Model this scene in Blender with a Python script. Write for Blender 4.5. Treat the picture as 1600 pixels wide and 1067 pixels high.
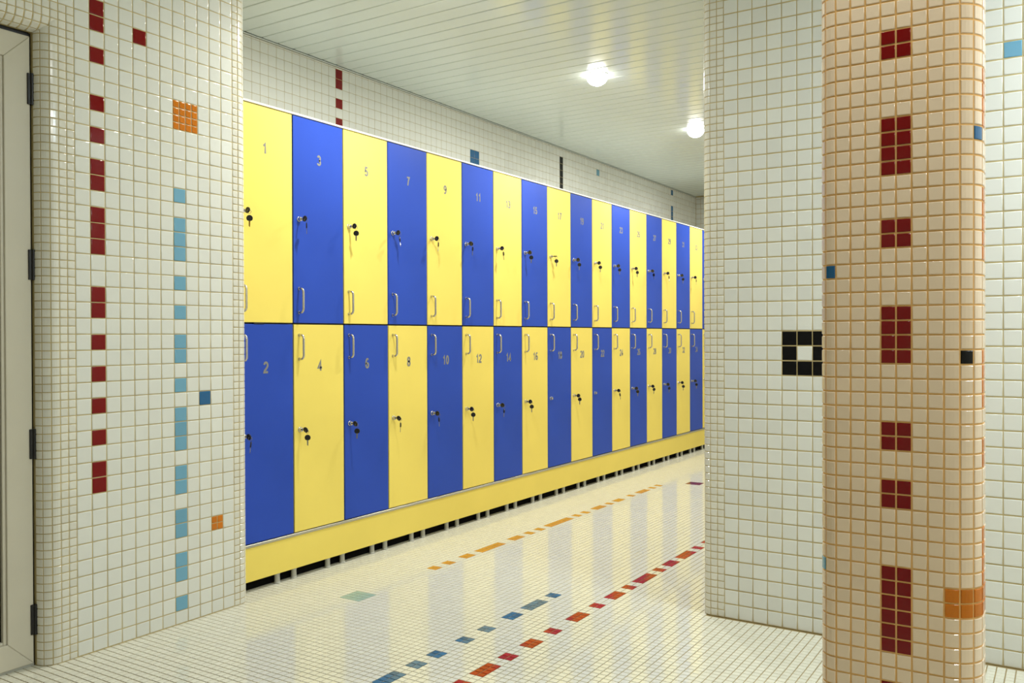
import bpy, bmesh, math, random
import numpy as np
from mathutils import Vector, Matrix

for o in list(bpy.data.objects):
    bpy.data.objects.remove(o)
SC = bpy.context.scene
COL = SC.collection
random.seed(7)
RNG = np.random.default_rng(7)
# ------------------------------------------------------------------ axes: X = across the room (lockers at -X), Y = along the locker row, Z = up
F_PX, PITCH, ROLL, YAW, CAM_H = 1365.88, 0.00654, -0.00347, 0.56824, 0.98721

# ------------------------------------------------------------------ camera
right0 = Vector((math.cos(YAW), math.sin(YAW), 0)); fwd0 = Vector((-math.sin(YAW), math.cos(YAW), 0)); up0 = Vector((0, 0, 1))
fwd = fwd0 * math.cos(PITCH) - up0 * math.sin(PITCH)
up = fwd0 * math.sin(PITCH) + up0 * math.cos(PITCH)
cr, sr = math.cos(ROLL), math.sin(ROLL)
c_right = cr * right0 + sr * up
c_up = cr * up - sr * right0
CAM = Vector((0, 0, CAM_H))
cam = bpy.data.cameras.new('camera'); cam_o = bpy.data.objects.new('camera', cam); COL.objects.link(cam_o)
cam.sensor_width = 36.0; cam.lens = F_PX / 1600 * 36.0; cam.clip_start = 0.02; cam.clip_end = 60
m = Matrix((c_right, c_up, -fwd)).transposed().to_4x4(); m.translation = CAM
cam_o.matrix_world = m
SC.camera = cam_o

# ------------------------------------------------------------------ world, exposure, lights
w = bpy.data.worlds.new('world'); SC.world = w; w.use_nodes = True
w.node_tree.nodes['Background'].inputs[0].default_value = (0.75, 0.8, 0.85, 1); w.node_tree.nodes['Background'].inputs[1].default_value = 0.05
vs = SC.view_settings
vs.view_transform = 'Standard'; vs.look = 'None'; vs.gamma = 1; vs.use_curve_mapping = False
vs.exposure = 0.0
LAMP_W = 16.5            # each downlight of the corridor row
HALL_W = 6.5            # downlights over the entrance hall
COOL_W = 27.0             # cool fluorescent panel near the right wall
CZ = 2.372               # ceiling height

def lamp(name, loc, power, size, color, shape='DISK', size_y=None, rot=(0, 0, 0), parent=None):
    l = bpy.data.lights.new(name, 'AREA'); l.energy = power; l.shape = shape; l.size = size
    if size_y: l.size_y = size_y
    l.color = color
    o = bpy.data.objects.new(name, l); COL.objects.link(o); o.location = loc; o.rotation_euler = rot
    if parent: o.parent = parent
    return o

# ------------------------------------------------------------------ helpers
def lin(r, g, b):
    f = lambda c: (c / 255 / 12.92) if c / 255 <= 0.04045 else ((c / 255 + 0.055) / 1.055) ** 2.4
    return (f(r), f(g), f(b), 1)

def mat(name, rgb, rough=0.4, metal=0.0, spec=0.5, vary=0.0, noise=None, emis=None, coat=0.0):
    """vary: brightness spread from piece to piece; noise: (scale, amount) soft mottling"""
    m = bpy.data.materials.new(name); m.use_nodes = True
    nt = m.node_tree; b = nt.nodes['Principled BSDF']
    b.inputs['Base Color'].default_value = lin(*rgb)
    b.inputs['Roughness'].default_value = rough; b.inputs['Metallic'].default_value = metal
    b.inputs['Specular IOR Level'].default_value = spec
    b.inputs['Coat Weight'].default_value = coat; b.inputs['Coat Roughness'].default_value = 0.08
    src = None
    if vary or noise:
        hsv = nt.nodes.new('ShaderNodeHueSaturation'); hsv.inputs['Color'].default_value = lin(*rgb)
        val = nt.nodes.new('ShaderNodeMath'); val.operation = 'ADD'; val.inputs[0].default_value = 1.0; val.inputs[1].default_value = 0.0
        if vary:
            g = nt.nodes.new('ShaderNodeNewGeometry')
            mr = nt.nodes.new('ShaderNodeMapRange'); mr.inputs['To Min'].default_value = 1 - vary; mr.inputs['To Max'].default_value = 1 + vary * 0.6
            nt.links.new(g.outputs['Random Per Island'], mr.inputs['Value']); nt.links.new(mr.outputs['Result'], val.inputs[0])
        if noise:
            tc = nt.nodes.new('ShaderNodeTexCoord'); n = nt.nodes.new('ShaderNodeTexNoise'); n.inputs['Scale'].default_value = noise[0]
            n.inputs['Detail'].default_value = 5
            mr2 = nt.nodes.new('ShaderNodeMapRange'); mr2.inputs['From Min'].default_value = 0.3; mr2.inputs['From Max'].default_value = 0.7
            mr2.inputs['To Min'].default_value = -noise[1]; mr2.inputs['To Max'].default_value = noise[1]
            nt.links.new(tc.outputs['Object'], n.inputs['Vector']); nt.links.new(n.outputs['Fac'], mr2.inputs['Value'])
            nt.links.new(mr2.outputs['Result'], val.inputs[1])
        nt.links.new(val.outputs[0], hsv.inputs['Value']); nt.links.new(hsv.outputs['Color'], b.inputs['Base Color'])
    if emis:
        b.inputs['Emission Color'].default_value = (*emis[0], 1); b.inputs['Emission Strength'].default_value = emis[1]
    return m

M = {}
M['white'] = mat('glazed_white', (228, 229, 222), 0.09, vary=0.05)
M['small_white'] = mat('glazed_small_white', (226, 224, 212), 0.12, vary=0.06)
M['floor_white'] = mat('glazed_floor_white', (233, 230, 212), 0.085, vary=0.035)
M['cream'] = mat('glazed_cream', (241, 218, 190), 0.12, vary=0.06)
M['red'] = mat('glazed_red', (124, 2, 5), 0.12, spec=0.35, vary=0.1)
M['floor_red'] = mat('glazed_floor_red', (176, 48, 18), 0.12, spec=0.2, vary=0.15)
M['maroon'] = mat('glazed_maroon', (120, 22, 40), 0.14, vary=0.1)
M['orange'] = mat('glazed_orange', (208, 118, 20), 0.12, spec=0.4, vary=0.08)
M['floor_orange'] = mat('glazed_floor_orange', (214, 150, 45), 0.12, vary=0.06)
M['sky'] = mat('glazed_sky_blue', (112, 168, 196), 0.12, vary=0.08)
M['blue'] = mat('glazed_blue', (36, 98, 146), 0.12, spec=0.4, vary=0.12)
M['floor_blue'] = mat('glazed_floor_blue', (72, 118, 148), 0.14, vary=0.25)
M['pale'] = mat('glazed_pale_green', (165, 192, 178), 0.12, vary=0.04)
M['black'] = mat('glazed_black', (8, 8, 11), 0.12, spec=0.25)
M['grout'] = mat('tan_grout', (196, 178, 128), 0.85, spec=0.2, noise=(9, 0.12))
M['floor_grout'] = mat('floor_grout', (164, 144, 100), 0.85, spec=0.2, noise=(7, 0.12))
M['pillar_grout'] = mat('orange_tan_grout', (236, 188, 120), 0.85, spec=0.2, noise=(12, 0.1))
M['plaster'] = mat('plaster', (200, 198, 188), 0.8, noise=(3, 0.04))
M['plank'] = mat('white_enamel', (222, 231, 225), 0.2, spec=0.5, noise=(2, 0.02))
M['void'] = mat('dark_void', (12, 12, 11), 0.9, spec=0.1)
M['joint'] = mat('ceiling_joint', (176, 174, 156), 0.8, spec=0.2)
M['yellow_lam'] = mat('yellow_laminate', (248, 225, 113), 0.42, spec=0.14, noise=(3.0, 0.03))
M['blue_lam'] = mat('blue_laminate', (48, 80, 184), 0.42, spec=0.14, noise=(3.0, 0.05))
M['carcass'] = mat('grey_carcass', (70, 68, 60), 0.6)
M['edge_white'] = mat('white_board', (238, 238, 232), 0.35)
M['alu'] = mat('brushed_aluminium', (190, 188, 178), 0.32, metal=0.9)
M['chrome'] = mat('satin_chrome', (205, 203, 198), 0.22, metal=1.0)
M['steel'] = mat('key_steel', (150, 148, 140), 0.3, metal=1.0)
M['brass'] = mat('key_brass', (150, 118, 50), 0.35, metal=1.0)
M['plastic_black'] = mat('black_plastic', (12, 12, 14), 0.35)
M['number'] = mat('silver_sticker', (138, 138, 134), 0.5, spec=0.3)
M['leg_grey'] = mat('grey_plastic', (178, 178, 168), 0.35)
M['upvc'] = mat('white_upvc', (214, 208, 190), 0.3, noise=(5, 0.03))
M['glass_dark'] = mat('dark_glass', (6, 8, 12), 0.06)
M['opal'] = mat('opal_lamp', (255, 255, 250), 0.3, emis=((1.0, 1.0, 0.97), 14.0))
M['cool_panel'] = mat('cool_diffuser', (245, 250, 255), 0.3, emis=((0.86, 0.94, 1.0), 6.0))
M['ring'] = mat('white_ring', (228, 228, 222), 0.3)

def tag(o, label=None, cat=None, group=None, kind=None):
    if label: o['label'] = label
    if cat: o['category'] = cat
    if group: o['group'] = group
    if kind: o['kind'] = kind
    return o

def link(name, data, parent=None, loc=None, rot=None):
    o = bpy.data.objects.new(name, data); COL.objects.link(o)
    if parent is not None: o.parent = parent
    if loc is not None: o.location = loc
    if rot is not None: o.rotation_euler = rot
    return o

def empty(name, loc=(0, 0, 0)):
    o = bpy.data.objects.new(name, None); COL.objects.link(o); o.location = loc; o.empty_display_size = 0.05
    return o

def mesh_np(name, V, F, mats, mi=None, smooth=None):
    me = bpy.data.meshes.new(name)
    me.from_pydata(np.asarray(V).tolist(), [], F if isinstance(F, list) else np.asarray(F).tolist())
    for mm in mats: me.materials.append(mm)
    if mi is not None: me.polygons.foreach_set('material_index', np.asarray(mi, dtype=np.int32))
    if smooth is not None: me.polygons.foreach_set('use_smooth', np.asarray(smooth, dtype=bool))
    me.update()
    return me

class BM:
    """collects boxes, cylinders, prisms and lathes into one mesh"""
    def __init__(s): s.bm = bmesh.new()
    def box(s, lo, hi, bev=0.0, seg=1):
        r = bmesh.ops.create_cube(s.bm, size=1)
        c = [(a + b) / 2 for a, b in zip(lo, hi)]; d = [b - a for a, b in zip(lo, hi)]
        bmesh.ops.scale(s.bm, vec=d, verts=r['verts']); bmesh.ops.translate(s.bm, vec=c, verts=r['verts'])
        if bev:
            es = list({e for v in r['verts'] for e in v.link_edges})
            bmesh.ops.bevel(s.bm, geom=es, offset=bev, segments=seg, affect='EDGES', profile=0.5)
        return s
    def cyl(s, p, q, r1, r2=None, n=16):
        r2 = r1 if r2 is None else r2
        p, q = Vector(p), Vector(q); d = q - p
        mt = Matrix.Translation((p + q) / 2) @ d.to_track_quat('Z', 'Y').to_matrix().to_4x4()
        bmesh.ops.create_cone(s.bm, cap_ends=True, segments=n, radius1=r1, radius2=r2, depth=d.length, matrix=mt)
        return s
    def lathe(s, prof, n=24, axis='Z', at=(0, 0, 0)):
        rings = []
        for r, h in prof:
            ring = []
            for i in range(n if r > 1e-6 else 1):
                a = 2 * math.pi * i / n; x, y = r * math.cos(a), r * math.sin(a)
                co = (x, y, h) if axis == 'Z' else (h, x, y)
                ring.append(s.bm.verts.new(Vector(co) + Vector(at)))
            rings.append(ring)
        for A, B in zip(rings, rings[1:]):
            for i in range(max(len(A), len(B))):
                a0, a1 = A[i % len(A)], A[(i + 1) % len(A)]; b0, b1 = B[i % len(B)], B[(i + 1) % len(B)]
                f = []
                for v in (a0, a1, b1, b0):
                    if v not in f: f.append(v)
                if len(f) > 2: s.bm.faces.new(f)
        return s
    def prism(s, pts, a, b, axis):
        """pts: 2D polygon; axis: the extruded axis; the other two axes in XYZ order"""
        def mk(p, t):
            if axis == 'Z': return (p[0], p[1], t)
            if axis == 'Y': return (p[0], t, p[1])
            return (t, p[0], p[1])
        A = [s.bm.verts.new(mk(p, a)) for p in pts]; B = [s.bm.verts.new(mk(p, b)) for p in pts]
        s.bm.faces.new(A); s.bm.faces.new(B[::-1])
        n = len(pts)
        for i in range(n): s.bm.faces.new((A[i], B[i], B[(i + 1) % n], A[(i + 1) % n]))
        return s
    def tube(s, pts, r, n=10):
        P = [Vector(p) for p in pts]; rings = []
        for i, p in enumerate(P):
            t = (P[min(i + 1, len(P) - 1)] - P[max(i - 1, 0)]).normalized()
            x = t.cross(Vector((0.13, 1, 0.07))).normalized(); y = t.cross(x)
            rings.append([s.bm.verts.new(p + r * (math.cos(2 * math.pi * k / n) * x + math.sin(2 * math.pi * k / n) * y)) for k in range(n)])
        for A, B in zip(rings, rings[1:]):
            for k in range(n): s.bm.faces.new((A[k], A[(k + 1) % n], B[(k + 1) % n], B[k]))
        s.bm.faces.new(rings[0][::-1]); s.bm.faces.new(rings[-1])
        return s
    def mesh(s, name, mats, smooth=False):
        bmesh.ops.recalc_face_normals(s.bm, faces=s.bm.faces[:])
        me = bpy.data.meshes.new(name)
        s.bm.to_mesh(me); s.bm.free()
        for mm in (mats if isinstance(mats, (list, tuple)) else [mats]): me.materials.append(mm)
        if smooth:
            me.polygons.foreach_set('use_smooth', [True] * len(me.polygons))
            me.set_sharp_from_angle(angle=math.radians(40))
        me.update()
        return me
    def obj(s, name, mats, parent=None, loc=None, rot=None, smooth=False):
        return link(name, s.mesh(name, mats, smooth), parent, loc, rot)

def arc(cx, cy, r, a0, a1, n=8):
    return [(cx + r * math.cos(math.radians(a0 + (a1 - a0) * i / n)), cy + r * math.sin(math.radians(a0 + (a1 - a0) * i / n))) for i in range(n + 1)]

class Path:
    """plan outline made of lines and arcs, walked by arc length; z is free"""
    def __init__(s, segs): s.segs = segs; s.len = [g[-1] for g in segs]; s.total = sum(s.len)
    @staticmethod
    def line(p, q, nrm):
        return ('L', np.array(p, float), np.array(q, float), np.array(nrm, float), float(np.hypot(q[0] - p[0], q[1] - p[1])))
    @staticmethod
    def arc(c, r, a0, a1):
        return ('A', np.array(c, float), r, math.radians(a0), math.radians(a1), abs(math.radians(a1 - a0)) * r)
    def at(s, t):
        for g, L in zip(s.segs, s.len):
            if t <= L + 1e-9 or g is s.segs[-1]:
                k = t / L
                if g[0] == 'L': return g[1] + (g[2] - g[1]) * k, g[3]
                a = g[3] + (g[4] - g[3]) * k; n = np.array((math.cos(a), math.sin(a)))
                return g[1] + g[2] * n, n
            t -= L
    def curved(s, t0, t1):
        t = 0
        for g, L in zip(s.segs, s.len):
            if g[0] == 'A' and t0 < t + L - 1e-4 and t1 > t + 1e-4: return True
            t += L
        return False

# ---- tiles -------------------------------------------------------
DEPTH = 0.0022
def tile_geo(fmap, s0, s1, t0, t1, nseg=1, bev=0.0016, rings=2, tilt=0.0):
    """fmap(s, t, n) -> point. One glazed tile with pillowed edges: verts, faces, smooth flags"""
    if nseg > 1: rings = 1
    if rings == 2: prof = [(0.0, -DEPTH), (0.0, -0.0013), (bev * 0.3, -0.0005), (bev, 0.0)]
    elif rings == 1: prof = [(0.0, -DEPTH), (0.0, -0.0011), (min(bev, 0.0011), 0.0)]
    else: prof = [(0.0, -bev), (bev * 0.8, 0.0)]
    V, Fc, Sm = [], [], []
    ta, tb = tilt, tilt * 0.7
    sm, tm = (s0 + s1) / 2, (t0 + t1) / 2
    ring_n = 2 * (nseg + 1)
    for ins, n in prof:
        ss = [s0 + ins + (s1 - s0 - 2 * ins) * i / nseg for i in range(nseg + 1)]
        pts = [(s, t0 + ins) for s in ss] + [(s, t1 - ins) for s in ss[::-1]]
        for s, t in pts: V.append(fmap(s, t, n + ta * (s - sm) + tb * (t - tm)))
    R = len(prof)
    for r in range(R - 1):
        for i in range(ring_n):
            a, b = r * ring_n + i, r * ring_n + (i + 1) % ring_n
            Fc.append((a, b, b + ring_n, a + ring_n)); Sm.append(rings == 2 and r > 0)
    o = (R - 1) * ring_n
    for i in range(nseg):
        Fc.append((o + i, o + i + 1, o + ring_n - 2 - i, o + ring_n - 1 - i)); Sm.append(False)
    return V, Fc, Sm

def px_area(c, nrm, area):
    """rough size of a piece in the photograph, 0 when outside the frame or turned away"""
    d = Vector(c) - CAM; z = d.dot(fwd)
    if z < 0.05: return 0.0
    x = F_PX * d.dot(c_right) / z; y = F_PX * d.dot(c_up) / z
    if abs(x) > 812 or abs(y) > 545: return 0.0
    f = -d.normalized().dot(Vector(nrm))
    return max(0.0, f) * area * (F_PX / z) ** 2

class TileSet:
    """all tiles of one surface: the 300 that show largest become children, the rest one mosaic"""
    def __init__(s, parent, name='tile'): s.parent = parent; s.name = name; s.items = []
    def add(s, fmap, s0, s1, t0, t1, m='white', gap=0.003, nseg=1, flip=False, hidden=False):
        if s1 - s0 < 0.006 or t1 - t0 < 0.006: return
        s.items.append((fmap, s0 + gap / 2, s1 - gap / 2, t0 + gap / 2, t1 - gap / 2, m, nseg, flip, hidden))
    def build(s, limit=300, tilt=0.006, bev=0.0028, rings_rest=2, labels=None):
        sc = []
        for i, (fm, s0, s1, t0, t1, m, nseg, flip, hid) in enumerate(s.items):
            sm, tm = (s0 + s1) / 2, (t0 + t1) / 2
            c = Vector(fm(sm, tm, 0)); n = (Vector(fm(sm, tm, 0.01)) - c).normalized()
            sc.append(0.0 if hid else px_area(c, n, (s1 - s0) * (t1 - t0)))
        order = np.argsort(-np.array(sc), kind='stable')
        keep = [int(i) for i in order[:limit] if sc[i] > 0]
        ks = set(keep)
        cache = {}
        for i in keep:
            fm, s0, s1, t0, t1, m, nseg, flip, hid = s.items[i]
            sm, tm = (s0 + s1) / 2, (t0 + t1) / 2
            c = np.array(fm(sm, tm, 0)); ti = RNG.uniform(-tilt, tilt)
            V, Fc, Sm = tile_geo(fm, s0, s1, t0, t1, nseg, bev, 2, ti)
            V = np.array(V) - c
            if flip: Fc = [f[::-1] for f in Fc]
            me = mesh_np(s.name, V, Fc, [M[m]], None, Sm)
            o = link(s.name, me, s.parent, Vector(c))
            if labels and m in labels: o['label'] = labels[m]
        names = []; VV, FF, MI, SS = [], [], [], []; off = 0
        for i, (fm, s0, s1, t0, t1, m, nseg, flip, hid) in enumerate(s.items):
            if i in ks: continue
            if m not in names: names.append(m)
            V, Fc, Sm = tile_geo(fm, s0, s1, t0, t1, nseg, bev, rings_rest, RNG.uniform(-tilt, tilt))
            if flip: Fc = [f[::-1] for f in Fc]
            VV += V; FF += [tuple(k + off for k in f) for f in Fc]; off += len(V); MI += [names.index(m)] * len(Fc); SS += Sm
        if FF:
            me = mesh_np('tile_mosaic', VV, FF, [M[k] for k in names], MI, SS)
            tag(link('tile_mosaic', me, s.parent), kind='stuff')

def plane_map(o, S, T, N):
    o, S, T, N = (np.array(a, float) for a in (o, S, T, N))
    return lambda s, t, n: tuple(o + s * S + t * T + n * N)
def path_map(P):
    def f(s, t, n):
        p, nn = P.at(s); q = p + nn * n
        return (q[0], q[1], t)
    return f

# ================================================================== SETTING
VL, VK, VB, UA, UEND = -2.5755, -2.6632, -3.17, 2.96585, 8.40
RJ, RE = 0.047, 0.052        # rounded jamb and pier end
U_J0, U_E0 = 1.487, 2.170    # face of the left pier
Z_HEAD = 1.9465
BK = 0.0016                  # backing lies below the glaze
EDGE = -1.0973               # left edge of the right wall
VR, UBK = 1.40, -1.40        # unseen right and back walls of the hall

# ---------------- floor
floor = BM().box((-3.3, UBK - 0.1, -0.12), (VR + 0.1, UEND + 0.1, -BK)).obj('floor', M['floor_grout'])
tag(floor, 'floor of small cream white mosaic tiles with coloured tile stripes', 'floor', kind='structure')
FP = 0.025; FV, FU = -0.3 * FP, 0.2 * FP
fcol = {}
def stripe(v0, u0, nv, nu, m):
    a = round(v0 + 0.3); b = round(u0 - 0.2)
    for i in range(nv):
        for j in range(nu): fcol[(a + i, b + j)] = m
for u0, n in [(78.8, 2), (82.9, 4), (88.8, 2), (94.0, 3), (100, 2), (106, 4), (113.2, 2), (118.3, 4), (124.5, 2), (128.4, 6), (136.5, 2), (140.4, 4), (146.4, 6), (154.7, 2), (159.1, 4), (166, 2)]:
    stripe(-59.3, u0, 2, n, 'floor_red')
for u0, n in [(74.8, 4), (81, 2), (85, 2), (91, 2), (96, 2), (102, 3), (107.1, 5), (114.2, 2)]:
    stripe(-67.3, u0, 2, n, 'floor_blue')
for u0, n in [(117.3, 2), (121.3, 2), (126.4, 3), (131.3, 8), (142.3, 4), (148.6, 2), (152.6, 2), (156.4, 10), (168.2, 2), (172.4, 2), (177, 5), (184.6, 2), (188.6, 4), (196, 2), (201.2, 6), (209.3, 2), (213.6, 2)]:
    stripe(-92.3, u0, 2, n, 'floor_orange')
stripe(-93.3, 97, 4, 4, 'pale')
stripe(-86.3, 219.7, 4, 4, 'maroon')
floor_map = plane_map((0, 0, 0), (1, 0, 0), (0, 1, 0), (0, 0, 1))
cells = []
for i in range(math.floor(-3.17 / FP), math.ceil(VR / FP)):
    for j in range(math.floor(UBK / FP), math.ceil(UEND / FP)):
        v0 = i * FP + FV; u0 = j * FP + FU; vm, um = v0 + FP / 2, u0 + FP / 2
        if um > UA - 0.004 and vm > EDGE + 0.004 and not (um < UA + 0.045 and vm < EDGE + 0.01): continue
        if um < 2.22 and vm < -2.62: continue
        if U_J0 < um < U_E0 and vm < VL: continue
        if -0.375 < vm < -0.135 and 1.645 < um < 1.745: continue
        cells.append((i, j, v0, u0))
sc = np.array([px_area((c[2] + FP / 2, c[3] + FP / 2, 0), (0, 0, 1), FP * FP) if not (-0.42 < c[2] < -0.1 and c[3] > 1.6) else 0 for c in cells])
# cells behind the pillar or the door jamb do not show: keep those with a clear view only
for k, c in enumerate(cells):
    if sc[k] > 0:
        d = Vector((c[2], c[3], 0)) - CAM; x = 800 + F_PX * d.dot(c_right) / d.dot(fwd)
        if x > 1280: sc[k] *= 0.01
top = set(np.argsort(-sc, kind='stable')[:300].tolist())
flab = {'floor_red': 'brick red floor tile', 'floor_blue': 'grey blue floor tile', 'floor_orange': 'orange floor tile'}
G2, BV = 0.0013, 0.0008
tmesh = {}
def floor_tile_mesh(m):
    if m not in tmesh:
        h = FP / 2 - G2
        V, Fc, Sm = tile_geo(floor_map, -h, h, -h, h, 1, BV, 1, 0)
        tmesh[m] = mesh_np('tile', V, Fc, [M[m]], None, Sm)
    return tmesh[m]
for k in top:
    i, j, v0, u0 = cells[k]; m_ = fcol.get((i, j), 'floor_white')
    o = link('tile', floor_tile_mesh(m_), floor, (v0 + FP / 2, u0 + FP / 2, 0), (RNG.uniform(-.0022, .0022), RNG.uniform(-.0022, .0022), 0))
    if m_ in flab: o['label'] = flab[m_]
rest = [c for k, c in enumerate(cells) if k not in top]
n = len(rest)
A = np.array([(c[2] + FP / 2, c[3] + FP / 2) for c in rest])
h = FP / 2 - G2
ring = np.array([(-1, -1), (1, -1), (1, 1), (-1, 1)], float)
V = np.zeros((n, 8, 3)); t1 = RNG.uniform(-.0022, .0022, (n, 1)); t2 = RNG.uniform(-.0022, .0022, (n, 1))
V[:, :4, :2] = A[:, None, :] + ring[None] * h; V[:, :4, 2] = -BV * 1.3
V[:, 4:, :2] = A[:, None, :] + ring[None] * (h - BV); V[:, 4:, 2] = t1 * ring[None, :, 0] * h + t2 * ring[None, :, 1] * h
base = np.array([(0, 1, 5, 4), (1, 2, 6, 5), (2, 3, 7, 6), (3, 0, 4, 7), (4, 5, 6, 7)])
Fq = (base[None] + (np.arange(n) * 8)[:, None, None]).reshape(-1, 4)
fm_names = ['floor_white', 'floor_red', 'floor_blue', 'floor_orange', 'pale', 'maroon']
mi = np.repeat([fm_names.index(fcol.get((c[0], c[1]), 'floor_white')) for c in rest], 5)
tag(link('tile_mosaic', mesh_np('tile_mosaic', V.reshape(-1, 3), Fq, [M[k] for k in fm_names], mi), floor), kind='stuff')

# ---------------- ceiling of white enamelled planks
ceil = BM().box((VB - 0.1, UBK - 0.1, CZ + 0.016), (VR + 0.1, UEND + 0.1, CZ + 0.08)).obj('ceiling', M['joint'])
tag(ceil, 'low ceiling of glossy off white metal planks running across the corridor', 'ceiling', kind='structure')
PP = 0.0975; JG = 0.0045
def plank_mesh(x0, x1):
    h = (PP - JG) / 2
    prof = [(-h, 0.014), (-h, 0.005), (-h + 0.0012, 0.0018), (-h + 0.0045, 0.0), (h - 0.0045, 0.0), (h - 0.0012, 0.0018), (h, 0.005), (h, 0.014)]
    return BM().prism(prof, x0, x1, 'X').mesh('plank', M['plank'])
PLANKS = {}
u = 2.8005 + PP / 2 - PP * 44
while u < UEND:
    if u > UBK:
        if u > UA + 0.05: key = (VB + 0.016, EDGE + 0.01)
        elif u > 2.20: key = (VB + 0.016, VR)
        else: key = (VL + 0.0, VR)
        if key not in PLANKS: PLANKS[key] = plank_mesh(*key)
        link('plank', PLANKS[key], ceil, (0, u, CZ))
    u += PP
tr = BM().box((VB, 2.222, CZ - 0.004), (VB + 0.002, UEND, CZ + 0.016)).box((VB, 2.222, CZ - 0.004), (VB + 0.013, UEND, CZ - 0.0025)).obj('trim_1', M['plank'])
tag(tr, 'thin white angle trim where the plank ceiling meets the tiled wall above the lockers', 'trim', kind='structure')

# ---------------- left wall: tiled pier with rounded edges, wall over the door
pier = [(VB, 1.44 + BK), (VL - RJ, 1.44 + BK)] + arc(VL - RJ, U_J0, RJ - BK, -90, 0)[1:] + arc(VL - RE, U_E0, RE - BK, 0, 90) + [(VB, U_E0 + RE - BK)]
b = BM().prism(pier, 0, CZ + 0.01, 'Z')
head = [(-2.75, CZ + 0.01), (VL - BK, CZ + 0.01), (VL - BK, Z_HEAD)] + arc(VL - RJ, Z_HEAD, RJ - BK, 0, -90)[1:] + [(-2.75, Z_HEAD - RJ + BK)]
b.prism(head, 0.40, U_J0 + 0.0, 'Y')
b.box((VB, UBK, 0), (VL - BK, 0.40, CZ + 0.01))
wl = b.obj('wall_left', M['grout'])
tag(wl, 'left wall pier clad in white glazed tiles with a red and a sky blue tile column', 'wall', kind='structure')
PL = Path([Path.line((VL - RJ - 0.02, 1.44), (VL - RJ, 1.44), (0, -1)), Path.arc((VL - RJ, U_J0), RJ, -90, 0),
           Path.line((VL, U_J0), (VL, U_E0), (1, 0)), Path.arc((VL - RE, U_E0), RE, 0, 90),
           Path.line((VL - RE, U_E0 + RE), (VL - RE - 0.05, U_E0 + RE), (0, 1))])
pm = path_map(PL)
S_FACE = PL.len[0] + PL.len[1]                      # arc length where the flat face starts
sU = lambda u: S_FACE + (u - U_J0)
ts = TileSet(wl)
rowz = lambda r: 2.0465 - 0.05 * r
UL0 = 1.54335
lred = {0, 1, 3, 6, 8, 10, 11, 13, 14, 15, 18, 19, 21, 23, 25, 27, 29, 30}
lsky = {11, 13, 14, 15, 17, 19, 21, 22, 24, 26, 27, 28, 30, 31, 33, 34, 36, 37, 39}
for c in range(12):
    for r in range(-7, 41):
        zt, zb = min(rowz(r), CZ - 0.002), max(rowz(r + 1), 0.002)
        if r == 40: zb = 0.002
        m_ = 'white'
        if c == 1 and r in lred: m_ = 'red'
        if c == 4 and r == 1: m_ = 'red'
        if c == 7 and r in lsky: m_ = 'sky'
        if c == 9 and r == 25: m_ = 'blue'
        u0 = UL0 + 0.05 * c
        if (r in (5, 6) and c in (7, 8)) or (r == 34 and c == 10):
            for a in range(2):
                for b_ in range(2):
                    ts.add(pm, sU(u0 + 0.025 * a), sU(u0 + 0.025 * (a + 1)), zt - 0.025 * (b_ + 1), zt - 0.025 * b_, 'orange', gap=0.0026)
        else:
            ts.add(pm, sU(u0), sU(u0 + 0.05), zb, zt, m_)
# small tiles: two face columns and the rounded corners
def small_cols(tset, fmap, P, s_list, z_lo, z_hi_f, m, z0=0.0, pz=0.025, gap=0.0026):
    for s0, s1 in s_list:
        cur = P.curved(s0, s1)
        zz = z0
        while zz < z_hi_f(s0, s1) - 0.004:
            zt = min(zz + pz, z_hi_f(s0, s1))
            if zt > z_lo + 0.006: tset.add(fmap, s0, s1, max(zz, z_lo), zt, m, gap=gap, nseg=3 if cur else 1)
            zz += pz
zb0 = rowz(40) - 0.05                              # grid phase of the small rows
def jamb_top(s0, s1):
    if s0 >= S_FACE - 1e-4: return rowz(1)
    ph = max(0.0, S_FACE - s1) / RJ
    return Z_HEAD - RJ * math.sin(min(ph, math.pi / 2))
sl = [(sU(1.49335), sU(1.51835)), (sU(1.51835), sU(UL0))]
a1 = sU(1.49335); k = (a1 - 0.003) / 3
k = 0.0262
sl += [(a1 - k * (i + 1), a1 - k * i) for i in range(3)]
small_cols(ts, pm, PL, sl, 0.001, jamb_top, 'small_white', z0=zb0)
for s0, s1 in sl[:0]: pass
sr_ = [(sU(2.14335) + 0.025 * i, sU(2.14335) + 0.025 * (i + 1)) for i in range(6)]
small_cols(ts, pm, PL, sr_, 0.001, lambda a, b: CZ - 0.002, 'small_white', z0=zb0)
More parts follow.
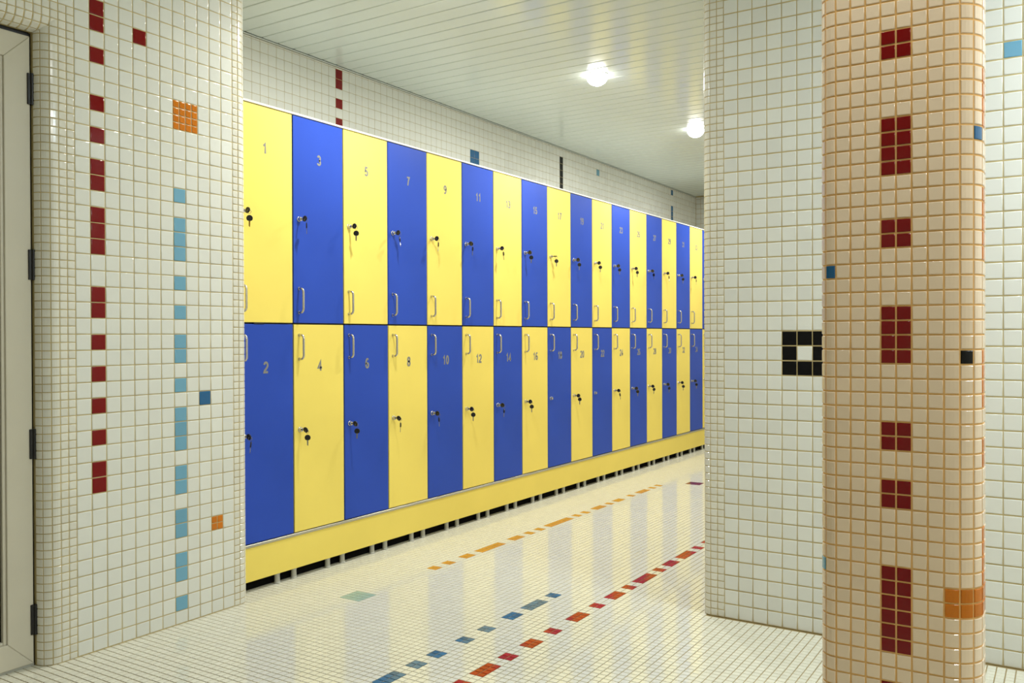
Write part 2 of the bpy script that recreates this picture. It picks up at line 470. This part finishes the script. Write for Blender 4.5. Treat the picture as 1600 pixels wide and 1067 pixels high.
# over the door: big tiles, two small rows, then the rounded soffit
hm = plane_map((VL, 0, 0), (0, 1, 0), (0, 0, 1), (1, 0, 0))
for c in range(-8, 0):
    for r in range(-7, 1):
        ts.add(hm, UL0 + 0.05 * c, UL0 + 0.05 * (c + 1), rowz(r + 1), min(rowz(r), CZ - 0.002), 'white')
for c in range(-20, -2):
    for i in range(2):
        ts.add(hm, UL0 + 0.025 * c, UL0 + 0.025 * (c + 1), Z_HEAD + 0.025 * i, Z_HEAD + 0.025 * (i + 1), 'small_white', gap=0.0026)
def soffit(s, t, n):                               # s along Y, t = arc length downwards
    ph = t / RJ
    return (VL - RJ + (RJ + n) * math.cos(ph), s, Z_HEAD - (RJ + n) * math.sin(ph))
for i in range(3):
    t0, t1 = 0.0245 * i, 0.0245 * (i + 1)
    umax = U_J0 - RJ * math.sin(min(t0 / RJ, 1.57)) + 0.004
    u1 = UL0 - 0.05
    for c in range(20):
        a, bb = u1 - 0.025 * (c + 1), min(u1 - 0.025 * c, umax)
        # three short facets keep the roundness
        ts.add(lambda s, t, n, f=soffit: f(s, t, n), a, bb, t0, t1, 'small_white', gap=0.0026, flip=True)
ts.build(300, tilt=0.007, labels={'red': 'red tile', 'sky': 'sky blue tile', 'blue': 'dark blue tile', 'orange': 'small orange tile'})

# ---------------- right wall (faces the camera) with rounded left edge
RA = 0.03
SA = EDGE + RA
V0A = -1.01731
apoly = [(EDGE + BK, UEND), (EDGE + BK, UA + RA)] + arc(SA, UA + RA, RA - BK, 180, 270)[1:] + [(VR, UA + BK), (VR, UEND)]
wr = BM().prism(apoly, 0, CZ + 0.01, 'Z').obj('wall_right', M['grout'])
tag(wr, 'right wall of white glazed tiles with a black tile square and a rounded left edge', 'wall', kind='structure')
PA = Path([Path.line((EDGE, UEND), (EDGE, UA + RA), (-1, 0)), Path.arc((SA, UA + RA), RA, 180, 270), Path.line((SA, UA), (VR, UA), (0, -1))])
am = path_map(PA)
sA = lambda v: PA.len[0] + PA.len[1] + (v - SA)
ts = TileSet(wr)
ablk = {(c, r) for c in (4, 5, 6) for r in (17, 18, 19)} - {(5, 18)}
for c in range(0, 48):
    for r in range(0, 48):
        z0, z1 = 0.05 * r + 0.001, min(0.05 * (r + 1), CZ - 0.002)
        m_ = 'black' if (c, r) in ablk else 'sky' if (c, r) == (17, 36) else 'white'
        v0 = V0A + 0.05 * c
        if v0 + 0.05 > VR: continue
        ts.add(am, sA(v0), sA(v0 + 0.05), z0, z1, m_, hidden=(0.14 < (v0 + .025 + 0.665) < 0.335))
sl = [(sA(V0A) - 0.025 * (i + 1), sA(V0A) - 0.025 * i) for i in range(5)]
small_cols(ts, am, PA, sl, 0.0, lambda a, b: CZ - 0.002, 'small_white', z0=0.001)
ret0 = sl[-1][0]
for c in range(int(ret0 / 0.05)):
    for r in range(0, 48):
        ts.add(am, ret0 - 0.05 * (c + 1), ret0 - 0.05 * c, 0.05 * r + 0.001, min(0.05 * (r + 1), CZ - 0.002), 'white', hidden=True)
ts.build(300, tilt=0.006, labels={'black': 'black tile', 'sky': 'sky blue tile'})

# ---------------- wall behind the lockers and the end wall
wb = BM().box((VB - 0.1, 1.44, 0), (VB - BK, UEND + 0.1, CZ + 0.01)).obj('wall_back', M['grout'])
tag(wb, 'white tiled wall rising above the row of lockers, with red, blue and black accents', 'wall', kind='structure')
bmap = plane_map((VB, 0, 0), (0, 1, 0), (0, 0, 1), (1, 0, 0))
ts = TileSet(wb)
PB = 0.0496; UB0 = 3.2965
bcol = {(0, 4): 'red', (0, 3): 'red', (0, 1): 'red', (0, -1): 'red'}
for r in (0, -1):
    for c in (24, 25): bcol[(c, r)] = 'blue'
for r in (3, 2, 1, 0, -1): bcol[(47, r)] = 'black'
bcol[(59, 3)] = 'sky'
bcol[(90, 4)] = 'blue'
for r in (1, 0, -1): bcol[(90, r)] = 'blue'
for c in range(-21, 103):
    for r in range(-4, 6):
        z0, z1 = 2.1086 + 0.05 * r, min(2.1086 + 0.05 * (r + 1), CZ - 0.004)
        ts.add(bmap, UB0 + PB * c, UB0 + PB * (c + 1), z0, z1, bcol.get((c, r), 'white'), gap=0.0016, hidden=r < -1)
ts.build(300, tilt=0.008, labels={'red': 'red tile', 'blue': 'blue tile', 'black': 'black tile', 'sky': 'sky blue tile'})
we = BM().box((VB, UEND + BK, 0), (EDGE + 0.02, UEND + 0.1, CZ + 0.01)).obj('wall_end', M['grout'])
tag(we, 'far tiled end wall of the corridor, seen as a dim strip beside the right wall edge', 'wall', kind='structure')
emap = plane_map((0, UEND, 0), (1, 0, 0), (0, 0, 1), (0, -1, 0))
ts = TileSet(we)
for c in range(41):
    for r in range(48):
        ts.add(emap, VB + 0.002 + 0.05 * c, VB + 0.002 + 0.05 * (c + 1), 0.05 * r, min(0.05 * (r + 1), CZ - 0.002), 'white', hidden=r < 40)
ts.build(30, tilt=0.006)

# unseen walls of the entrance hall, tiled by material
def brick_mat():
    m = bpy.data.materials.new('tiled_plain'); m.use_nodes = True; nt = m.node_tree; b = nt.nodes['Principled BSDF']
    tc = nt.nodes.new('ShaderNodeTexCoord'); br = nt.nodes.new('ShaderNodeTexBrick'); br.offset = 0
    mp = nt.nodes.new('ShaderNodeMapping'); mp.inputs['Rotation'].default_value = (math.pi / 2, 0, math.pi / 4)
    br.inputs['Color1'].default_value = lin(228, 229, 222); br.inputs['Color2'].default_value = lin(222, 222, 214); br.inputs['Mortar'].default_value = lin(196, 178, 128)
    br.inputs['Scale'].default_value = 20; br.inputs['Brick Width'].default_value = 1; br.inputs['Row Height'].default_value = 1; br.inputs['Mortar Size'].default_value = 0.03
    nt.links.new(tc.outputs['Object'], mp.inputs['Vector']); nt.links.new(mp.outputs['Vector'], br.inputs['Vector']); nt.links.new(br.outputs['Color'], b.inputs['Base Color'])
    b.inputs['Roughness'].default_value = 0.12
    return m
BRK = brick_mat()
wh = BM().box((VR, UBK, 0), (VR + 0.1, UA + 0.02, CZ + 0.01)).obj('wall_hall', BRK)
tag(wh, 'plain white tiled side wall of the entrance hall, outside the photograph', 'wall', kind='structure')
wq = BM().box((-3.3, UBK - 0.1, 0), (VR + 0.1, UBK, CZ + 0.01)).obj('wall_front', BRK)
tag(wq, 'plain white tiled wall of the entrance hall, behind the photographer', 'wall', kind='structure')

# ---------------- door at the left edge: white framed leaf with black hinges
VD = VL - 0.05
door = empty('door_1', (VD, 1.435, 0))
tag(door, 'white framed glazed door leaf with four black hinges at the left edge', 'door', kind='structure')
def dpart(name, lo, hi, m_, bev=0.002, parent=door):
    o = BM().box([a for a in (lo[0] - VD, lo[1] - 1.435, lo[2])], [hi[0] - VD, hi[1] - 1.435, hi[2]], bev, 2).obj(name, M[m_], parent)
    return o
D0, D1, ZT, ZB = 0.45, 1.435, 1.888, 0.008
def mitre(name, pts):   # face frame member with 45 degree ends, pts in (Y, Z)
    b = BM().prism([(p[0] - 1.435, p[1]) for p in pts], -0.055, 0.0, 'X')
    es = [e for e in b.bm.edges if all(abs(v.co.x) < 1e-6 for v in e.verts)]
    bmesh.ops.bevel(b.bm, geom=es, offset=0.0025, segments=2, affect='EDGES', profile=0.5)
    return b.obj(name, M['upvc'], door)
SW = 0.0765
mitre('stile', [(D1, ZB), (D1, ZT), (D1 - SW, ZT - SW), (D1 - SW, ZB + SW)])
mitre('stile', [(D0, ZB), (D0 + SW, ZB + SW), (D0 + SW, ZT - SW), (D0, ZT)])
mitre('rail', [(D0, ZT), (D0 + SW, ZT - SW), (D1 - SW, ZT - SW), (D1, ZT)])
mitre('rail', [(D0, ZB), (D1, ZB), (D1 - SW, ZB + SW), (D0 + SW, ZB + SW)])
BW = 0.010
bd = BM()
for lo, hi in [((D1 - SW - BW, ZB + SW - 0.001), (D1 - SW + 0.001, ZT - SW + 0.001)), ((D0 + SW - 0.001, ZB + SW - 0.001), (D0 + SW + BW, ZT - SW + 0.001)),
               ((D0 + SW + BW, ZT - SW - BW), (D1 - SW - BW, ZT - SW + 0.001)), ((D0 + SW + BW, ZB + SW - 0.001), (D1 - SW - BW, ZB + SW + BW))]:
    bd.box((-0.03, lo[0] - 1.435, lo[1]), (-0.006, hi[0] - 1.435, hi[1]), 0.003, 2)
bd.obj('glazing_bead', M['upvc'], door)
dpart('glass', (VD - 0.024, D0 + SW, ZB + SW), (VD - 0.018, D1 - SW, ZT - SW), 'glass_dark', 0.0)
dpart('threshold', (VD - 0.07, D0, 0.0), (VD - 0.004, D1 + 0.003, ZB), 'leg_grey', 0.001)
dpart('gap_shade', (VD - 0.04, D1, 0.0), (VD - 0.008, D1 + 0.006, ZT + 0.01), 'plastic_black', 0.0)  # black strips stand in for the shaded gap round the leaf
dpart('gap_shade', (VD - 0.04, D0, ZT), (VD - 0.008, D1, ZT + 0.014), 'plastic_black', 0.0)
for z0, z1 in [(1.684, 1.777), (1.160, 1.250), (0.623, 0.712), (0.0955, 0.185)]:
    hb = BM().box((-0.004, -0.0095, z0), (0.005, 0.0035, z1), 0.0008)
    hb.cyl((0.004, 0.0035, z0 - 0.0005), (0.004, 0.0035, z1 + 0.0005), 0.0058, n=14)
    for k in (1, 2): hb.cyl((0.004, 0.0035, z0 + (z1 - z0) * k / 3 - 0.0012), (0.004, 0.0035, z0 + (z1 - z0) * k / 3 + 0.0012), 0.0062, n=14)
    tag(hb.obj('hinge', M['plastic_black'], door, smooth=True), 'black barrel hinge')

# ---------------- the tiled pillar in front
UP = 1.63; PVW = 0.0250
C0, C7 = -0.3535, -0.179
R1, R2, R3 = 0.0557, 0.05, 0.03
XR = C7 + R1; XL = C0 - R3; YB = 1.765
PP_ = Path([Path.line((C0, UP), (C7, UP), (0, -1)), Path.arc((C7, UP + R1), R1, -90, 0), Path.line((XR, UP + R1), (XR, YB - R2), (1, 0)),
            Path.arc((XR - R2, YB - R2), R2, 0, 90), Path.line((XR - R2, YB), (XL + R2, YB), (0, 1)), Path.arc((XL + R2, YB - R2), R2, 90, 180),
            Path.line((XL, YB - R2), (XL, UP + R3), (-1, 0)), Path.arc((C0, UP + R3), R3, 180, 270)])
poly = []
for k in range(72):
    p, nn = PP_.at(PP_.total * k / 72); q = p - nn * BK; poly.append((q[0], q[1]))
pil = BM().prism(poly, 0, CZ + 0.01, 'Z').obj('pillar', M['pillar_grout'])
tag(pil, 'slim rounded pillar of small cream tiles with a broken red tile stripe', 'pillar', kind='structure')
pmap = path_map(PP_)
ts = TileSet(pil)
cw = (C7 - C0) / 7
cols = [(cw * i, cw * (i + 1)) for i in range(7)]
s = C7 - C0
while s + 0.024 < PP_.total - 0.06:
    cols.append((s, s + 0.0249)); s += 0.0249
left_n = 3; rem = PP_.total - s; lw = rem / max(1, round(rem / 0.025)); nleft = max(1, round(rem / 0.025))
cols += [(s + lw * i, s + lw * (i + 1)) for i in range(nleft)]
NC = len(cols)
pred = set()
for a, b in [(-35, -32), (-26, -25), (-19, -16), (-8, -7), (-1, 0), (5, 8), (12, 13), (18, 21), (26, 27), (30, 31), (36, 41), (44, 47), (51, 52)]:
    for r in range(a, b + 1): pred |= {(3, r), (4, r)}
por = set()
for a, b in [(2, 5), (10, 14), (21, 24), (27, 28), (33, 36)]:
    for r in range(a, b + 1): por.add((10, r))
for c in (7, 8, 9, 10, 11, 12):
    por |= {(c, 37), (c, 38)}
for c, (s0, s1) in enumerate(cols):
    cur = PP_.curved(s0, s1)
    for r in range(-36, 60):
        zt, zb = 1.4885 - 0.0251 * r, 1.4885 - 0.0251 * (r + 1)
        zt = min(zt, CZ - 0.001); zb = max(zb, 0.001)
        if zt - zb < 0.008: continue
        cc = c - NC if c >= NC - 3 else c
        m_ = 'red' if (c, r) in pred else 'orange' if (c, r) in por else 'black' if (c, r) == (8, 21) else 'blue' if (c, r) == (9, 6) or (cc, r) == (-1, 15) else 'sky' if (cc, r) == (-2, 36) else 'cream'
        ts.add(pmap, s0, s1, zb, zt, m_, gap=0.0029, nseg=3 if cur else 1)
ts.build(300, tilt=0.005, bev=0.0012, labels={'red': 'red tile', 'orange': 'orange tile', 'black': 'black tile', 'blue': 'blue tile', 'sky': 'sky blue tile'})

# ================================================================== LOCKERS
U0, LW = 2.22488, 0.29352
ZP, ZM, ZTOP = 0.1848, 1.0395, 1.8904
GAP = 0.0065
DEPTH_L = 0.46
def elp(cx, cy, rx, ry, a0, a1, n=10):
    return [(cx + rx * math.cos(math.radians(a0 + (a1 - a0) * i / n)), cy + ry * math.sin(math.radians(a0 + (a1 - a0) * i / n))) for i in range(n + 1)]
DIGITS = {
    '0': [elp(0.27, 0.5, 0.19, 0.42, 90, 450, 20)],
    '1': [[(0.10, 0.70), (0.22, 0.76), (0.33, 0.92), (0.33, 0.0)]],
    '2': [elp(0.27, 0.68, 0.19, 0.24, 170, -25, 10) + [(0.34, 0.42), (0.12, 0.20), (0.08, 0.08), (0.50, 0.08)]],
    '3': [elp(0.26, 0.70, 0.17, 0.22, 160, -90, 10), elp(0.26, 0.27, 0.20, 0.21, 90, -165, 12)],
    '4': [[(0.54, 0.28), (0.06, 0.28), (0.36, 0.90), (0.36, 0.0)]],
    '5': [[(0.46, 0.91), (0.15, 0.91), (0.11, 0.50)] + elp(0.26, 0.32, 0.20, 0.24, 130, -160, 12)],
    '6': [elp(0.27, 0.29, 0.19, 0.22, 180, -180, 16), elp(0.30, 0.42, 0.22, 0.50, 55, 185, 10)],
    '7': [[(0.06, 0.90), (0.48, 0.90), (0.32, 0.55), (0.22, 0.0)]],
    '8': [elp(0.27, 0.71, 0.165, 0.20, 90, 450, 16), elp(0.27, 0.28, 0.19, 0.21, 90, 450, 16)],
    '9': [elp(0.27, 0.69, 0.19, 0.23, 0, 360, 16), elp(0.24, 0.56, 0.22, 0.50, -125, 8, 10)]}
def num_mesh(txt, height):
    """bold flat digits, each a ribbon of a stroke with a little thickness; drawn in XY"""
    V, Fc = [], []; wd = 0.098; adv = 0.60
    x0 = -adv * len(txt) / 2 + 0.02
    for ch in txt:
        for pl_ in DIGITS[ch]:
            P = [Vector((p[0] + x0, p[1] - 0.5)) for p in pl_]
            o = len(V); n = len(P)
            for i, p in enumerate(P):
                d0 = (p - P[i - 1]).normalized() if i else (P[1] - p).normalized()
                d1 = (P[i + 1] - p).normalized() if i < n - 1 else d0
                if (P[0] - P[-1]).length < 1e-4 and i in (0, n - 1): d0 = (P[-1] - P[-2]).normalized(); d1 = (P[1] - P[0]).normalized()
                t = (d0 + d1); t = t.normalized() if t.length > 1e-4 else d0
                k = min(1.8, 1 / max(0.4, t.dot(d0))); nn = Vector((-t.y, t.x)) * wd * k
                for q in (p + nn, p - nn):
                    V.append((q.x * height, q.y * height, 0.0005)); V.append((q.x * height, q.y * height, -0.0002))
            for i in range(n - 1):
                a = o + 4 * i; b = a + 4
                Fc += [(a, a + 2, b + 2, b), (a, b, b + 1, a + 1), (a + 2, a + 3, b + 3, b + 2)]
        x0 += adv
    me = mesh_np('number', V, Fc, [M['number']])
    return me
# shared meshes of one locker; local frame: +X out of the door, Y along the row, Z up
def door_mesh(hh, m_): return BM().box((-0.018, GAP / 2, -hh / 2), (0, LW - GAP / 2, hh / 2), 0.0012, 2).mesh('door', M[m_])
H_UP, H_LO = ZTOP - ZM - GAP, ZM - ZP - GAP
DM = {('yellow', 'up'): door_mesh(H_UP, 'yellow_lam'), ('blue', 'up'): door_mesh(H_UP, 'blue_lam'), ('yellow', 'lo'): door_mesh(H_LO, 'yellow_lam'), ('blue', 'lo'): door_mesh(H_LO, 'blue_lam')}
def body_mesh(hh):
    t = 0.014; b = BM(); a, c = -0.0185 - DEPTH_L, -0.0195
    b.box((a, 0.0006, -hh / 2), (c, t, hh / 2)).box((a, LW - t, -hh / 2), (c, LW - 0.0006, hh / 2))
    b.box((a, t, -hh / 2), (c, LW - t, -hh / 2 + t)).box((a, t, hh / 2 - t), (c, LW - t, hh / 2)).box((a, t, -hh / 2 + t), (a + 0.006, LW - t, hh / 2 - t))
    return b.mesh('body', M['carcass'])
BODY = {'up': body_mesh(ZTOP - ZM), 'lo': body_mesh(ZM - ZP)}
def handle_mesh():
    b = BM(); L = 0.049; pr = 0.027; pts = [(0, 0, L)]
    for i in range(9):
        a = math.radians(90 - 90 * i / 8); pts.append((pr - 0.014 + 0.014 * math.cos(a), 0, L - 0.016 + 0.016 * math.sin(a)))
    pts = pts[:1] + pts[1:] + [(p[0], 0, -p[2]) for p in pts[::-1]]
    q = []
    for p in pts:
        if not q or (Vector(p) - Vector(q[-1])).length > 1e-5: q.append(p)
    b.tube(q, 0.0047, 10)
    for z in (L, -L): b.cyl((0, 0, z), (0.003, 0, z), 0.0062, n=12)
    return b.mesh('handle', M['chrome'], True)
HANDLE = handle_mesh()
LOCK = BM().lathe([(0, 0.0), (0.0108, 0.0), (0.0108, 0.002), (0.0098, 0.0032), (0.0088, 0.0034), (0.0085, 0.0125), (0.0075, 0.0135), (0, 0.0135)], 18, 'X').mesh('lock', M['chrome'], True)
COLN = {0: ('yellow', 'blue'), 1: ('blue', 'yellow')}
NCOL = 18
NO_KEY = {18, 22, 35}
ORD = ['first', 'second', 'third', 'fourth', 'fifth', 'sixth', 'seventh', 'eighth', 'ninth', 'tenth', 'eleventh', 'twelfth', 'thirteenth', 'fourteenth', 'fifteenth', 'sixteenth', 'seventeenth', 'eighteenth']
def make_locker(k, row):
    num = 2 * k + (1 if row == 'up' else 2)
    colr = COLN[k % 2][0 if row == 'up' else 1]
    zc = (ZM + ZTOP) / 2 if row == 'up' else (ZP + ZM) / 2
    o = empty('locker', (VK, U0 + k * LW, zc))
    rowname = 'top' if row == 'up' else 'bottom'
    tag(o, '%s locker %d, %s from the tiled pier in the %s row' % (colr, num, ORD[k], rowname), 'locker', '%s row of yellow and blue lockers' % rowname)
    link('body', BODY[row], o)
    d = link('door', DM[(colr, row)], o)
    hz = (1.1345 if row == 'up' else 0.944) - zc
    tag(link('handle', HANDLE, d, (0, 0.031, hz)), 'chrome bow handle')
    lz = (1.4675 if row == 'up' else 0.606) - zc
    tag(link('lock', LOCK, d, (0, 0.0335, lz)), 'round chrome lock cylinder')
    nz = (1.7265 if row == 'up' else 0.8665) - zc
    tag(link('number', num_mesh(str(num), 0.0425 if row == 'up' else 0.0455), d, (0.0002, 0.149, nz), (math.pi / 2, 0, math.pi / 2)), 'grey number %d' % num)
    if num == 2: tag(BM().box((-0.012, 0.090, (ZM - ZP) / 2 - 0.004), (0.0015, 0.142, (ZM - ZP) / 2 + 0.002), 0.001).obj('black_bit', M['plastic_black'], o), 'small black piece in the gap between the doors')  # small black piece in the gap above the lower door
    return num, colr, Vector((VK, U0 + k * LW + 0.0335, zc + lz))
locks = [make_locker(k, row) for row in ('up', 'lo') for k in range(NCOL)]

# keys: one in the lock, its twin hanging from a ring
def head_mesh(brass=False):
    b = BM()
    pts = []
    for i in range(20):
        a = 2 * math.pi * i / 20; r = 0.0122
        x, y = r * math.cos(a), r * 0.98 * math.sin(a)
        x = max(-0.0096, x); pts.append((x, y))
    b.prism(pts, -0.0024, 0.0024, 'Y')
    es = [e for e in b.bm.edges if abs(e.verts[0].co.y - e.verts[1].co.y) < 1e-6]
    bmesh.ops.bevel(b.bm, geom=es, offset=0.0008, segments=1, affect='EDGES')
    return b.mesh('key_head', M['plastic_black'])
def blade_mesh(m_):
    pts = [(-0.0075, -0.0042), (-0.0075, 0.0042), (-0.011, 0.0042), (-0.0115, 0.0032), (-0.030, 0.0032), (-0.0335, 0.0), (-0.032, -0.0022), (-0.028, -0.0012), (-0.025, -0.0028), (-0.022, -0.0014), (-0.019, -0.003), (-0.016, -0.0018), (-0.0115, -0.0032), (-0.011, -0.0042)]
    return BM().prism(pts, -0.0011, 0.0011, 'Y').mesh('key_blade', M[m_])
HEAD, BLADE, BLADE_B = head_mesh(), blade_mesh('steel'), blade_mesh('brass')
STUB = BM().box((-0.020, -0.0011, -0.0032), (-0.0075, 0.0011, 0.0032)).mesh('key_blade', M['steel'])
def ring_mesh(r=0.0075, tr_=0.0008):
    b = BM(); pts = [(r * math.cos(a), 0.0, r * math.sin(a)) for a in [2 * math.pi * i / 16 for i in range(16)]]
    pts.append(pts[0]); b.tube(pts, tr_, 6)
    return b.mesh('key_ring', M['steel'])
RING = ring_mesh()
for num, colr, p in locks:
    if num in NO_KEY: continue
    o = empty('key_pair', p)
    rng = random.Random(num * 13)
    rowname = 'top' if num % 2 else 'bottom'
    tag(o, 'black headed keys in %s locker %d, %s from the pier in the %s row' % (colr, num, ORD[(num - 1) // 2], rowname), 'keys', 'key pairs hanging from the locker locks')
    roll = rng.uniform(-0.35, 0.35)
    if num == 17: roll = math.pi / 2
    hx = 0.0335
    link('key_blade', STUB, o, (hx, 0, 0), (roll, 0, 0)); h_ = link('key_head', HEAD, o, (hx, 0, 0), (roll, 0, 0))
    link('key_ring', RING, o, (hx + 0.008, 0.0, -0.0065), (0, 0, rng.uniform(0.3, 1.2)))
    close = num in (20, 26, 28)
    dz = -0.0235 if close else -0.0285 - rng.uniform(0, 0.004)
    yaw = rng.uniform(-1.2, 1.2); lean = rng.uniform(-0.12, 0.12)
    # hanging key: its own X axis points up
    if num in (4, 5, 12, 15, 16, 21): yaw = 0.62
    if num in (2, 3, 8, 10, 11, 13, 14): yaw = -0.75
    rot = (Matrix.Rotation(yaw, 4, 'Z') @ Matrix.Rotation(lean, 4, 'X') @ Matrix.Rotation(-math.pi / 2, 4, 'Y')).to_euler()
    loc = (hx + 0.0085, 0.002, dz)
    link('key_head', HEAD, o, loc, rot); link('key_blade', BLADE_B if num in (1,) else BLADE, o, loc, rot)

# top board, plinth with legs
UE = U0 + NCOL * LW
tb = BM().box((VK - DEPTH_L - 0.02, U0, ZTOP + 0.0005), (VK + 0.003, UE, ZTOP + 0.0085), 0.001).obj('top_board', M['edge_white'])
tag(tb, 'long thin white board lying along the top of all the lockers', 'board')
pl = empty('locker_plinth', (VK, U0, 0))
tag(pl, 'long low yellow plinth on short grey legs carrying the whole locker row', 'plinth')
BM().box((-0.020, 0.0, 0.041), (-0.001, UE - U0, 0.1725), 0.001).obj('front_panel', M['yellow_lam'], pl)
BM().box((-DEPTH_L - 0.01, 0.0, 0.1730), (0.002, UE - U0, 0.1845), 0.0008).obj('trim_strip', M['alu'], pl)
BM().box((-0.050, 0.0, 0.0), (-0.036, UE - U0, 0.172)).obj('shade_board', M['void'], pl)  # added black board, stands in for the shade under the lockers
LEG = BM().lathe([(0, 0.0), (0.0135, 0.0), (0.0135, 0.004), (0.0114, 0.006), (0.0104, 0.034), (0.0118, 0.0375), (0.0118, 0.041), (0, 0.041)], 16, 'Z').mesh('leg', M['leg_grey'], True)
for k in range(18):
    cpos = (0.88 + 0.961 * k) * LW
    for dd in (-0.152, 0.152):
        y = cpos + dd * LW
        if y < UE - U0 - 0.02: tag(link('leg', LEG, pl, (-0.0145, y, 0.0)), 'short grey leg')

# ================================================================== LAMPS
RINGM = BM().lathe([(0.044, 0.0), (0.0605, 0.0), (0.0605, -0.002), (0.058, -0.004), (0.050, -0.005), (0.044, -0.002)], 32).mesh('trim_ring', M['ring'], True)
prof = [(0.050, -0.003)] + [(0.0555 * math.cos(a), -0.012 - 0.046 * math.sin(a)) for a in [math.radians(10 * i) for i in range(0, 9)]] + [(0, -0.058)]
DOME = BM().lathe(prof, 28).mesh('opal_dome', M['opal'], True)
def downlight(u, v, power, label, color=(1.0, 1.0, 0.95), group='ceiling lights along the corridor'):
    o = empty('ceiling_light', (v, u, CZ)); tag(o, label, 'ceiling light', group)
    link('trim_ring', RINGM, o); link('opal_dome', DOME, o)
    lamp('bulb', (0, 0, -0.064), power, 0.085, color, parent=o)
downlight(2.72, -2.12, LAMP_W, 'round white ceiling light cut off by the top edge above lockers 7 and 9')
downlight(4.17, -2.12, LAMP_W, 'round white ceiling light in the middle of the plank ceiling')
downlight(5.62, -2.12, LAMP_W, 'small far round ceiling light close beside the right wall edge')
downlight(7.07, -2.12, LAMP_W, 'round ceiling light at the far corridor end, behind the right wall')
HG = 'ceiling lights over the entrance hall'
downlight(1.28, -0.70, HALL_W * 0.75, 'round ceiling light over the hall, between the door and the pillar', group=HG)
downlight(1.20, 0.58, HALL_W * 1.5, 'round ceiling light over the hall, right of the pillar', group=HG)
fx = empty('light_panel', (0.62, 2.42, CZ)); tag(fx, 'cool white rectangular ceiling light panel outside the photograph, right of the pillar', 'ceiling light')
BM().box((-0.16, -0.32, -0.02), (0.16, 0.32, 0.0), 0.004).obj('frame', M['ring'], fx)
BM().box((-0.14, -0.30, -0.024), (0.14, 0.30, -0.0195)).obj('diffuser', M['cool_panel'], fx)
lamp('tube', (0, 0, -0.03), COOL_W, 0.28, (0.80, 0.91, 1.0), 'RECTANGLE', 0.6, parent=fx)
